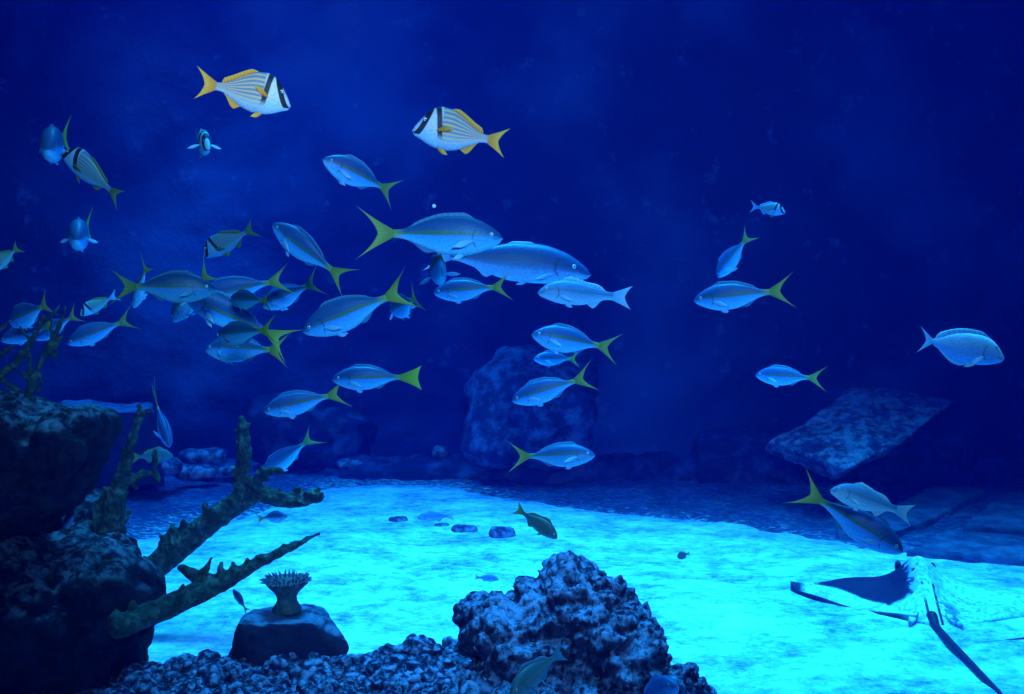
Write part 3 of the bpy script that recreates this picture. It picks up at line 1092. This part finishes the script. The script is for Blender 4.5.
def build_corals():
    coral([[(150, 572, 12.90), (178, 548, 12.90), (210, 522, 12.04), (243, 498, 11.18), (258, 492, 9.46), (285, 501, 7.74), (305, 500, 6.88), (322, 497, 4.30)],
           [(243, 500, 9.46), (243, 480, 6.88), (244, 450, 7.31), (243, 432, 6.45), (241, 418, 3.01)],
           [(256, 494, 6.02), (258, 478, 5.16, 4.6), (272, 470, 4.73, 4.55), (282, 472, 3.44, 4.5)],
           [(260, 476, 4.30, 4.6), (263, 466, 2.58, 4.58)],
           [(286, 500, 4.30), (296, 491, 3.44), (299, 487, 2.15)], [(306, 499, 4.30), (314, 491, 3.44), (320, 489, 2.15)], [(276, 497, 4.30), (280, 488, 2.58)],
           [(160, 562, 8.60), (165, 545, 6.88), (174, 528, 3.44)], [(172, 540, 6.02), (180, 528, 3.44)]],
          'thick branching coral with one upright branch, reaching over the sand to the right', 4.7, 26, seed=2)
    coral([[(112, 628, 11.5, 3.58), (130, 622, 11.5, 3.62), (165, 608, 12, 3.72), (200, 592, 11, 3.8), (225, 582, 8.5, 3.86), (252, 566, 6.5, 3.92), (285, 550, 4.6, 4.0), (300, 543, 3.4, 4.05), (320, 533, 1.6, 4.1)],
           [(226, 583, 9, 3.86), (206, 581, 8, 3.84), (192, 574, 6, 3.82), (180, 567, 4, 3.8)],
           [(198, 578, 6, 3.82), (206, 569, 3.6, 3.82), (212, 557, 1.4, 3.82)], [(222, 580, 6, 3.84), (221, 568, 3.6, 3.84), (222, 562, 1.8, 3.84)], [(232, 576, 5, 3.86), (231, 566, 2.6, 3.86)],
           [(184, 600, 7, 3.76), (183, 588, 3.2, 3.76)], [(166, 606, 7, 3.72), (163, 595, 3.2, 3.72)], [(262, 562, 4, 3.94), (262, 553, 2.2, 3.94)], [(282, 551, 3.5, 4.0), (284, 544, 1.8, 4.0)]],
          'long pointed coral branch growing from the lower black rock over the sand', 3.85, 20, seed=4, mesh_fine=.004)
    coral([[(112, 548, 14.52), (112, 520, 11.88), (118, 490, 9.24), (126, 462, 5.94), (133, 436, 4.62), (140, 412, 3.30), (140, 403, 1.65)],
           [(139, 416, 2.64), (147, 410, 1.98), (152, 411, 1.19)], [(138, 424, 2.64), (146, 414, 1.65)],
           [(122, 484, 5.94), (136, 477, 3.96), (146, 473, 3.30), (156, 474, 2.64), (159, 482, 2.31)], [(154, 474, 2.64), (155, 462, 2.64), (155, 450, 2.31)],
           [(128, 478, 3.30), (134, 486, 2.31), (138, 488, 1.98)], [(143, 474, 2.31), (142, 469, 1.98)], [(100, 540, 7.92), (98, 512, 5.28), (104, 494, 2.64)]],
          'slim dark branching coral standing between the left rocks, in front of the shelf', 4.5, 30, seed=6, mesh_fine=.005)
    coral([[(28, 404, 5), (30, 390, 4.5), (36, 372, 3), (45, 354, 2.8), (54, 338, 2.8), (61, 322, 2.2), (66, 306, 1.2)],
           [(36, 386, 3), (28, 380, 2.4), (20, 372, 2.2)],
           [(-12, 380, 5), (2, 374, 5), (14, 366, 4), (24, 353, 3.4), (32, 340, 3), (40, 326, 2.4), (44, 314, 1.4)],
           [(-10, 364, 3), (2, 354, 2.6), (12, 346, 1.6)], [(28, 346, 2.2), (30, 362, 2), (29, 374, 1.8)],
           [(44, 356, 2.6), (56, 347, 2.2), (62, 336, 1.6)], [(48, 350, 2.2), (54, 358, 1.8), (60, 351, 1.2)], [(-8, 336, 2.2), (4, 327, 1.8), (8, 322, 1.2)],
           [(40, 326, 2), (52, 315, 1.6), (60, 305, 1.2)], [(37, 368, 2.2), (42, 382, 1.6), (38, 394, 1.6)], [(20, 392, 3), (10, 386, 2.4), (2, 380, 2)],
           [(54, 338, 2), (50, 328, 1.6), (52, 320, 1.2)], [(32, 340, 2), (24, 334, 1.6), (20, 326, 1.2)]],
          'thin twiggy coral on top of the overhanging left rock', 4.0, 26, .0055, seed=9, mesh_fine=.003)


def build_cup_coral():
    base = P(287, 608, 4.3)
    k = 4.3 / F
    root = empty('cup_coral', base)
    t = NT('cup_coral_skin', .7, .2)
    o = t.coord()
    n = t.noise(40, 4, o)
    m = t.done(t.ramp(n, [(.35, (.025, .045, .055)), (.65, (.07, .11, .12))]))
    t2 = NT('tentacle_skin', .6, .3)
    u, v = t2.uv()
    m2 = t2.done(t2.ramp(u, [(0, (.02, .03, .06)), (.6, (.04, .045, .12)), (1, (.22, .18, .42))]))
    prof = [(14, -3), (14.5, 0), (12, 3), (10, 7), (9.5, 11), (11.5, 16), (16, 21), (19.5, 25), (20.5, 28), (19, 29.5), (14, 29), (6, 27.5), (0.2, 27)]
    vs, fs, seg = [], [], 48
    for i, (r, z) in enumerate(prof):
        for j in range(seg):
            a = 2 * PI * j / seg
            rib = 1 + .05 * math.cos(a * 16) * smoothstep(3, 18, z) + .06 * noise.noise(Vector((math.cos(a) * 2, math.sin(a) * 2, z * .1)))
            vs.append(Vector((math.cos(a) * r * rib, math.sin(a) * r * rib, z)) * k)
    for i in range(len(prof) - 1):
        for j in range(seg):
            a, b = i * seg + j, i * seg + (j + 1) % seg
            fs.append((a, b, b + seg, a + seg))
    add_obj('stalk', fix_normals(mesh(vs, fs)), m, root)
    # one tentacle, copied round the rim
    tv, tf, tu = [], [], []
    for i in range(7):
        q = i / 6
        for j in range(8):
            a = 2 * PI * j / 8
            r = (1.25 - .75 * q) * (1.0 if i < 6 else .4)
            tv.append(Vector((math.cos(a) * r + q * q * 1.5, math.sin(a) * r, q * 7)) * k)
            tu.append((q, 0))
    for i in range(6):
        for j in range(8):
            a, b = i * 8 + j, i * 8 + (j + 1) % 8
            tf.append((a, b, b + 8, a + 8))
    tf.append(tuple(range(48, 56)))
    tm = mesh(tv, tf, tu)
    tm.materials.append(m2)
    r_ = random.Random(3)
    for ring, (rad, cnt, z, tilt) in enumerate([(19.5, 34, 27, 1.0), (17, 28, 28, .55), (11, 16, 27.5, .25)]):
        for j in range(cnt):
            a = 2 * PI * (j + .5 * ring) / cnt + r_.uniform(-.06, .06)
            o = add_obj('tentacle', tm, None, root)
            o.location = Vector((math.cos(a) * rad, math.sin(a) * rad, z)) * k
            o.rotation_euler = (Matrix.Rotation(a, 3, 'Z') @ Matrix.Rotation(tilt + r_.uniform(-.2, .2), 3, 'Y')).to_euler()
            s = r_.uniform(.75, 1.15)
            o.scale = (s, s, s)
    tag(root, 'small dark cup-shaped coral with purple-tipped tentacles on the smooth boulder', 'coral')


# ------------------------------------------------------------------ stingrays
def ray_material():
    t = NT('stingray_skin', .6, .3)
    u, v = t.uv()                       # u: right wing tip 0 .. left wing tip 1, v: rear 0 .. front 1
    o = t.coord()
    n = t.noise(9, 4, o, .6)
    n2 = t.noise(40, 3, o, .6)
    jit = t.math('MULTIPLY', t.math('SUBTRACT', t.math('ADD', t.math('MULTIPLY', n, .6), t.math('MULTIPLY', n2, .4)), .5), .26)
    uj = t.math('ADD', u, jit)
    vj = t.math('ADD', v, jit)
    # bare patch on the left wing
    lo = t.math('ADD', .14, t.math('MULTIPLY', t.math('ABSOLUTE', t.math('SUBTRACT', u, .64)), 1.6))
    bare = t.math('MULTIPLY', t.math('MULTIPLY', t.ss(uj, .515, .545), t.ss(uj, .93, .88)), t.math('MULTIPLY', t.ss(vj, lo, t.math('ADD', lo, .05)), t.ss(v, .975, .94)))
    # edges and streaks along the spine
    rim = t.math('MULTIPLY', t.ss(t.math('ADD', v, t.math('MULTIPLY', jit, .2)), .972, .99), t.ss(u, .40, .5))
    rear = t.math('MULTIPLY', t.ss(v, .05, .02), t.ss(u, .5, .62))
    st = t.math('SINE', t.math('MULTIPLY', u, 150.0))
    streak = t.math('MULTIPLY', t.math('MULTIPLY', t.ss(st, .5, .9), t.ss(t.math('ABSOLUTE', t.math('SUBTRACT', u, .485)), .055, .03)), t.ss(n, .42, .55))
    tip = t.ss(u, .93, .97)
    sm = t.math('MULTIPLY', t.math('MULTIPLY', t.ss(t.math('ABSOLUTE', t.math('SUBTRACT', uj, .43)), .04, .02), t.ss(t.math('ABSOLUTE', t.math('SUBTRACT', v, .16)), .12, .06)), .7)
    bare = t.math('MAXIMUM', bare, sm)
    d = t.math('MAXIMUM', t.math('MAXIMUM', bare, rim), t.math('MAXIMUM', rear, t.math('MAXIMUM', streak, tip)))
    d = t.math('MAXIMUM', d, t.math('MULTIPLY', t.ss(n2, .62, .7), .5))
    sandc = t.mix(t.ss(t.math('ADD', t.math('MULTIPLY', n2, .6), t.math('MULTIPLY', n, .4)), .40, .58), (.20, .36, .74), (.52, .78, .88))
    c = t.mix(d, sandc, (.010, .008, .055))
    t.bump(n2, .3, .01)
    return t.done(c)


def build_stingray(head, tail_root, label, tail_pts, mat, half=.66):
    ax = Vector((head.x - tail_root.x, head.y - tail_root.y, 0))
    Ln = ax.length
    fw = ax.normalized()
    lf = Vector((-fw.y, fw.x, 0))
    ctr = (head + tail_root) / 2
    ctr.z = .03
    root = empty('stingray', ctr)
    root.rotation_euler = (0, 0, math.atan2(fw.y, fw.x))
    nb, na = 60, 36
    top, bot, uv = [], [], []
    for i in range(nb + 1):
        b = -1 + 2 * i / nb
        s = abs(b)
        front = .04 + .46 * (1 - s ** 1.25) ** .95
        rear = .02 - .50 * (1 - s) ** .82
        if s > .985:
            rear = front - .012
        for j in range(na + 1):
            q = j / na
            a = rear + (front - rear) * q
            edge = math.sin(PI * min(1, max(0, q))) ** .6
            hump = .115 * math.exp(-(b / .16) ** 2) * math.exp(-((a - .14) / .34) ** 2)
            wing = .05 * math.exp(-((q - .78) / .2) ** 2) * (1 - s) + .03 * (1 - s) * edge
            lift = .05 * max(0, s - .7) / .3 * q
            z = hump * edge ** .7 + wing + .012 * edge + lift + .010 * math.sin(b * 9 + q * 3)
            top.append(Vector((a * Ln, b * half, z + .012)))
            bot.append(Vector((a * Ln, b * half, min(z * .4, .01) + lift - .004)))
            uv.append(((b + 1) / 2, q))
    n = len(top)
    vs = top + bot
    fs = []
    m = na + 1
    for i in range(nb):
        for j in range(na):
            a = i * m + j
            fs.append((a, a + 1, a + m + 1, a + m))
            fs.append((n + a, n + a + m, n + a + m + 1, n + a + 1))
        for j in (0, na):
            a = i * m + j
            fs.append((a, a + m, n + a + m, n + a) if j == 0 else (a, n + a, n + a + m, a + m))
    for i in (0, nb):
        for j in range(na):
            a = i * m + j
            fs.append((a, n + a, n + a + 1, a + 1))
    add_obj('body', fix_normals(mesh(vs, fs, uv + uv)), mat, root)
    t = NT('stingray_dark', .6, .3)
    dark = t.done((.012, .010, .055))
    inv = Matrix.Translation(ctr) @ Matrix.Rotation(math.atan2(fw.y, fw.x), 4, 'Z')
    inv = inv.inverted()
    tv, tf = [], []
    tube(tv, tf, [(inv @ p, r) for p, r in tail_pts], 10)
    add_obj('tail', fix_normals(mesh(tv, tf)), dark, root)
    for sd in (1, -1):
        iv, if_ = ico(3)
        e = add_obj('eye', mesh([Vector((v.x * .026, v.y * .018, v.z * .032)) for v in iv], if_), dark, root)
        e.location = (.33 * Ln, sd * .088, .112)
        # pelvic fins either side of the tail root
        pv, pf = [], []
        for i in range(7):
            q = i / 6
            w = .024 * math.sin(PI * min(1, .15 + q * .85)) + .006
            for zz in (.028, .012):
                for s2 in (-1, 1):
                    pv.append(Vector((-.36 * Ln - .13 * q, sd * (.07 + .05 * q) + s2 * w * .6, zz + .02 * (1 - q))))
        for i in range(6):
            o = i * 4
            pf += [(o, o + 1, o + 5, o + 4), (o + 2, o + 6, o + 7, o + 3), (o, o + 4, o + 6, o + 2), (o + 1, o + 3, o + 7, o + 5)]
        pf += [(0, 2, 3, 1), (24, 25, 27, 26)]
        add_obj('pelvic_fin', fix_normals(mesh(pv, pf)), mat2, root)
    return tag(root, label, 'stingray')


def build_rays():
    global mat2
    mt = NT('stingray_dusted', .7, .2)
    o = mt.coord()
    mat2 = mt.done(mt.mix(mt.ss(mt.noise(25, 3, o), .45, .55), (.10, .13, .30), (.45, .62, .80)))
    rm = ray_material()
    tr = G(936, 628, .04)
    build_stingray(G(911, 580, .03), tr, 'stingray lying in the sand, left wing dark and half dusted with sand',
                   [(tr + Vector((.02, .10, .03)), .026), (tr, .021), (G(950, 643, .04), .019), (G(970, 664, .03), .018), (G(985, 680, .03), .017), (G(998, 692, .03), .012), (G(1008, 704, .03), .006)], rm)
    h2 = G(1180, 640, .03)
    t2 = G(1060, 638, .04)
    build_stingray(h2, t2, 'second stingray at the right edge, only its thin tail on the sand showing',
                   [(t2 + Vector((.1, 0, .03)), .024), (t2, .02), (G(1024, 640, .03), .013), (G(1005, 642, .03), .010), (G(978, 643, .03), .004)], rm, .5)
# ------------------------------------------------------------------ the fish of the photograph
def build_fish():
    sn, pk, gs = 'snapper', 'porkfish', 'gray_snapper'
    dk = (.30, .46, .46)
    pale = (1.5, 1.35, 1.15)
    # porkfish
    fish(pk, (290, 98), (197, 84), .30, 8, 4, -.12, label='porkfish with orange fins swimming right, highest of all the fish', hs=1.06, pec=26, pecz=.7)
    fish(pk, (414, 124), (508, 143), .30, 8, 4, .12, label='porkfish with orange fins swimming left above the school', hs=1.04, pec=30, fan=.9, pecz=.35, tint=(.72, .80, .9))
    fish(pk, (66, 150), (118, 200), .29, -25, 25, .25, label='porkfish with black head bars diving away from a round blue fish', tint=(.5, .68, .85), fins=('fin_gold',) * 3, hs=1.0, pecz=.3)
    fish(pk, (208, 145), (196, 139), .31, 70, 0, .2, D=4.7, label='small porkfish seen head-on with both side fins spread', tint=(.5, .9, .95), fins=('fin_yellow', 'fin_blue', 'fin_pale'), pec=78, hs=.92)
    fish(pk, (203, 254), (256, 227), .25, -14, 12, .15, label='dusky porkfish swimming left above the dense cluster of snappers', tint=(.22, .40, .55), fins=('fin_yellow', 'fin_yellow', 'fin_yellow'), hs=.88)
    fish(pk, (-10, 270), (19, 246), .20, -25, 20, .2, label='pale porkfish half cut off by the left edge', tint=(.5, .95, .95), fins=('fin_yellow', 'fin_yellow', 'fin_yellow'), hs=.9)
    fish(pk, (80, 314), (118, 294), .22, -20, 25, .1, D=5.3, label='small pale teal porkfish behind the tail of the dark snapper', tint=(.45, .9, .95), fins=('fin_blue', 'fin_yellow', 'fin_blue'), hs=.85)
    fish(pk, (785, 211), (750, 206), .20, 20, 5, 0, label='small bluish porkfish alone high on the right', tint=(.30, .55, .8), fins=('fin_blue', 'fin_blue', 'fin_blue'), hs=.85)
    # snappers, upper left
    fish(sn, (49, 148), (73, 136), .38, 85, 0, .6, D=4.1, label='round blue snapper seen head-on, highest fish at the left', hs=1.4, ws=1.7, tail_mat='fin_bright', fan=1.3)
    fish(sn, (77, 238), (94, 226), .38, 85, 0, .6, D=4.5, label='blue snapper seen head-on below the diving porkfish', hs=1.35, ws=1.7, pec=45, tail_mat='fin_bright', fan=1.3)
    fish(sn, (325, 159), (399, 195), .38, 28, 8, -.35, label='blue snapper swimming left directly below the left-facing porkfish', hs=1.05, pec=24)
    fish(sn, (503, 236), (355, 233), .42, 6, -2, 0, label='largest yellowtail snapper of the school, swimming right in profile', tail_mat='fin_gold', fins=('fin_gold', 'fin_dorsal', 'fin_blue'), tint=(.95, .95, .95))
    fish(sn, (274, 223), (351, 284), .40, -18, 12, -.25, label='snapper pointing up left, left of the largest snapper')
    # the dense cluster
    fish(sn, (213, 287), (111, 287), .34, 10, 0, 0, D=3.3, label='dark olive snapper swimming right at the left front of the cluster', tint=dk, pec=26, hs=1.12)  # dark tint puts the shade of a back-lit fish into its colour
    fish(sn, (184, 291), (296, 348), .46, -14, 28, .12, D=3.75, tint=(1.3, 1.25, 1.1), label='bright blue snapper with a yellow back line behind the dark olive one', pec=20)
    fish(sn, (172, 321), (211, 266), .36, -50, 10, .2, D=4.05, label='snapper almost hidden behind the dark olive one, head below, tail above')
    fish(sn, (133, 308), (147, 260), .30, -55, 20, .2, D=4.3, label='snapper hidden behind the dark olive one, only its thin tail rising above the back', hs=.8)
    fish(sn, (198, 297), (292, 278), .42, -14, 22, .1, D=4.3, label='snapper with a yellow back line behind the bright blue one')
    fish(sn, (230, 299), (272, 301), .24, -60, 5, 0, D=3.5, label='small dark snapper between two yellow-lined ones, swimming away', tint=dk)
    fish(sn, (262, 306), (321, 280), .38, -32, 10, 0, D=4.6, label='snapper on the right side of the cluster below the upward-pointing one')
    fish(sn, (206, 348), (288, 350), .38, -35, -8, .25, D=3.85, label='lowest snapper of the dense cluster, pale blue, nose pointing left', pec=50)
    fish(sn, (216, 336), (276, 329), .28, -50, 0, 0, D=3.3, label='short dark snapper with a bright yellow tail at the front of the cluster', tint=dk, tail_mat='fin_bright')
    fish(sn, (302, 331), (414, 287), .42, -16, 12, .12, label='large snapper slanting down left below the tail of the largest one')
    fish(sn, (391, 311), (419, 297), .38, -70, 25, .1, D=4.2, label='small round snapper seen from behind, beside a larger tail', pec=50)
    fish(sn, (436, 278), (442, 250), .36, -76, 15, 0, D=3.4, label='snapper seen from behind below the belly of the largest one', pec=70, pel=.6, hs=1.05, ws=1.1)
    fish('silver_fish', (593, 268), (424, 254), .78, -8, -2, -.3, tint=(.75, .85, .95), dors=.3, label='big silver-blue fish in profile just behind the largest yellowtail snapper', hs=1.08)
    fish(sn, (433, 292), (513, 286), .36, -14, 8, .05, label='snapper swimming left under the belly of the big silver-blue fish')
    fish(gs, (538, 290), (632, 298), .38, 10, -2, 0, label='blue-grey snapper with a blunt tail under the head of the silver-blue fish')
    # middle
    fish(sn, (532, 333), (621, 350), .40, 8, 0, -.10, label='upper snapper of the stacked three in front of the background boulder', hs=1.08)
    fish(sn, (534, 358), (582, 359), .30, 22, 5, 0, D=5.6, label='small snapper partly hidden under the upper one of the stacked three')
    fish(sn, (511, 400), (596, 375), .40, -8, 8, .08, label='lowest snapper of the stacked three, slanting down left')
    fish(sn, (595, 454), (506, 457), .38, 10, -2, 0, tail_mat='fin_gold', label='yellow-tailed snapper swimming right, low in front of the background boulder', tint=(.7, .85, .85), hs=.95)
    fish(sn, (332, 378), (421, 378), .38, -12, 8, .5, label='snapper with a bright yellow fanned tail, below the cluster', tail_mat='fin_bright', fork=.955, fan=.72, tint=(.85, .95, .95))
    fish(sn, (264, 410), (349, 392), .38, -14, 15, .12, label='snapper swimming left just above the upright coral branch')
    fish(sn, (262, 474), (318, 434), .42, -30, 40, .1, D=5.6, label='snapper diving behind the upright branch of the thick coral')
    fish(sn, (170, 446), (153, 378), .46, 32, 5, .35, bl=.58, fork=.78, label='slim snapper heading straight down, its thin tail pointing up', ws=1.0, hs=.85, fan=.35)
    # right side
    fish(sn, (717, 277), (752, 231), .38, -30, 25, .1, label='slim snapper heading down left, above the larger right-hand one', fan=.85)
    fish(sn, (694, 299), (794, 290), .41, -8, 6, .06, label='larger of the two snappers below the small bluish porkfish, swimming left')
    fish(sn, (756, 374), (826, 379), .39, -14, 6, 0, label='snapper swimming left above the tilted rock slab')
    fish('surgeonfish', (1001, 352), (921, 339), .32, 10, 3, .1, label='pale blue surgeonfish with white fins at the right edge', hs=.92, pec=38, pecz=-.75, pel=1.3, fan=.85)
    fish(sn, (900, 549), (796, 486), .41, -8, 14, -.1, label='snapper diving right toward the sand near the stingray', tail_mat='fin_gold', tint=(.75, .85, .95))
    fish(gs, (833, 489), (910, 514), .27, 6, 2, -.08, D=3.2, label='pale blunt-tailed snapper crossing over the diving snapper', tint=(1.05, 1.0, .9), hs=1.08)
    # over the sand
    fish('grunt', (558, 537), (514, 507), .26, 10, 15, 0, label='olive fish with a yellowish tail over the far edge of the sand', tail_mat='fin_yellow', tint=(.6, .6, .55))
    fish(gs, (417, 517), (455, 516), .24, 10, 2, 0, label='pale blue fish close above the far sand', tint=(.55, .6, .8), detail=True)
    fish(sn, (287, 516), (254, 519), .20, 30, 20, -.4, D=4.95, label='small blue fish below the thick coral, over the sand', tint=(.9, .95, 1.0))
    fish(sn, (233, 589), (249, 614), .13, -15, 10, 0, label='tiny dark blue fish left of the cup coral', tint=(.4, .45, .55), hs=.9)
    fish(gs, (499, 579), (474, 577), .13, 10, 5, 0, label='tiny blue fish low over the sand above the reef mound', tint=(.45, .6, .9))
    fish('damselfish', (677, 557), (690, 553), .085, -20, 5, 0, label='tiny dark brown fish alone over the sand right of the mound')
    fish('grunt', (510, 694), (566, 649), .26, 15, 10, .1, D=3.0, label='greenish grey fish in front of the reef mound at the bottom edge', tint=(.9, 1.15, 1.6), fins=('fin_teal',) * 3)
    fish(gs, (676, 683), (634, 706), .26, 35, 20, 0, D=3.2, label='dim blue fish cut off by the bottom edge beside the mound', tint=(.35, .45, .7), hs=1.35, ws=1.2)
    # left edge behind the twiggy coral
    fish(sn, (11, 323), (50, 302), .40, -58, 20, .1, D=5.0, label='round blue snapper behind the twiggy coral, upper of the pair', hs=1.1)
    fish(sn, (3, 340), (56, 324), .36, -30, 15, .1, D=5.6, label='snapper at the left edge below the round blue one, behind twigs')
    fish(sn, (36, 339), (79, 312), .36, -35, 15, .1, D=5.9, label='snapper whose head is hidden by twigs, between the round and dusky ones')
    fish(sn, (69, 343), (134, 317), .40, -14, 14, .1, label='dusky snapper swimming left below the pale teal porkfish', tint=(.8, .9, .9))
    fish('grunt', (172, 455), (132, 457), .34, 15, 5, 0, D=7.6, label='dim greenish fish behind the left branching coral', tint=(1.6, 2.0, 2.2))
    fish(gs, (65, 532), (76, 497), .22, -30, 10, .1, D=4.35, label='faint blue fish upright in the gap between the black left rocks', tint=(.4, .5, .8))


# ------------------------------------------------------------------ light
def light(name, typ, loc, aim, energy, color, size=1.0, cone=None, blend=.5, size_y=None, spread=None):
    d = bpy.data.lights.new(name, typ)
    d.energy = energy
    d.color = color
    if typ == 'AREA':
        d.shape = 'RECTANGLE'
        d.size = size
        d.size_y = size_y or size
        if spread:
            d.spread = math.radians(spread)
    else:
        d.shadow_soft_size = size
    if cone:
        d.spot_size = math.radians(cone)
        d.spot_blend = blend
    o = bpy.data.objects.new(name, d)
    COL.objects.link(o)
    o.location = loc
    o.rotation_euler = (Vector(aim) - Vector(loc)).to_track_quat('-Z', 'Y').to_euler()
    return o


def build_lights():
    BL = (0.012, .42, 1.0)
    light('tank_lamp', 'AREA', (1.0, 5.0, 6.0), (1.0, 4.8, 0), 145, BL, 3.0, size_y=1.6, spread=60)
    light('tank_lamp', 'AREA', (-1.0, 5.8, 6.0), (-.7, 5.6, 0), 95, BL, 1.2, size_y=1.6, spread=60)
    light('tank_lamp', 'AREA', (3.6, 5.2, 6.0), (3.4, 4.8, 0), 80, BL, 1.4, size_y=1.6, spread=60)
    light('tank_lamp', 'AREA', (0, 8.8, 6.2), (0, 9.2, 0), 28, (.002, .16, 1.0), 9, size_y=1.5, spread=140)
    light('tank_lamp', 'AREA', (-3.4, 8.2, 6.2), (-2.6, 8.0, 0), 130, (.003, .30, 1.0), 2, size_y=2, spread=90)  # extra overhead light added to brighten the dim far left
    light('front_fill_spot', 'SPOT', (0.3, -1.2, 2.6), (-.35, 5, 1.95), 1080, (.10, .48, 1.0), .35, cone=52, blend=.6)  # unseen spot added above the camera to brighten the fish
    for px, py, e, lx in ((245, 84, 150, -.3), (462, 130, 135, 1.3)):
        light('front_fill_spot', 'SPOT', (lx, .3, 1.4), P(px, py, 3.1), e, (1.0, .86, .70), .06, cone=8, blend=.5)  # added narrow warm spots, one for each of the two upper porkfish


def build_water():
    w = bpy.data.worlds.new('water_world')
    sc.world = w
    w.use_nodes = True
    nt = w.node_tree
    bg = nt.nodes['Background']
    bg.inputs[0].default_value = (0, .02, .2, 1)
    bg.inputs[1].default_value = 0.02
    v = nt.nodes.new('ShaderNodeVolumeScatter')
    v.inputs['Color'].default_value = (.005, .045, 1.0, 1)
    v.inputs['Density'].default_value = VOL
    v.inputs['Anisotropy'].default_value = .2
    nt.links.new(v.outputs[0], nt.nodes['World Output'].inputs['Volume'])


VOL = .018
import os
build_floor()
build_walls()
build_rocks()
build_corals()
build_cup_coral()
build_rays()
build_fish()
build_lights()
build_water()
# a lone air bubble above the largest snapper
iv, if_ = ico(3)
tb = NT('bubble_skin', .1, .8)
bub = add_obj('air_bubble', mesh([v * .006 for v in iv], if_), tb.done((.75, .88, .95)))
bub.location = P(434, 206, 2.9)
tag(bub, 'tiny pale air bubble above the largest yellowtail snapper', 'bubble')

sc.view_settings.view_transform = 'Standard'
sc.view_settings.look = 'None'
sc.view_settings.gamma = 1
sc.view_settings.use_curve_mapping = False
sc.view_settings.exposure = 0.0
sc.cycles.use_denoising = True
sc.cycles.max_bounces = 5
sc.cycles.diffuse_bounces = 3
sc.cycles.glossy_bounces = 2
sc.cycles.volume_bounces = 1
sc.cycles.sample_clamp_indirect = 4
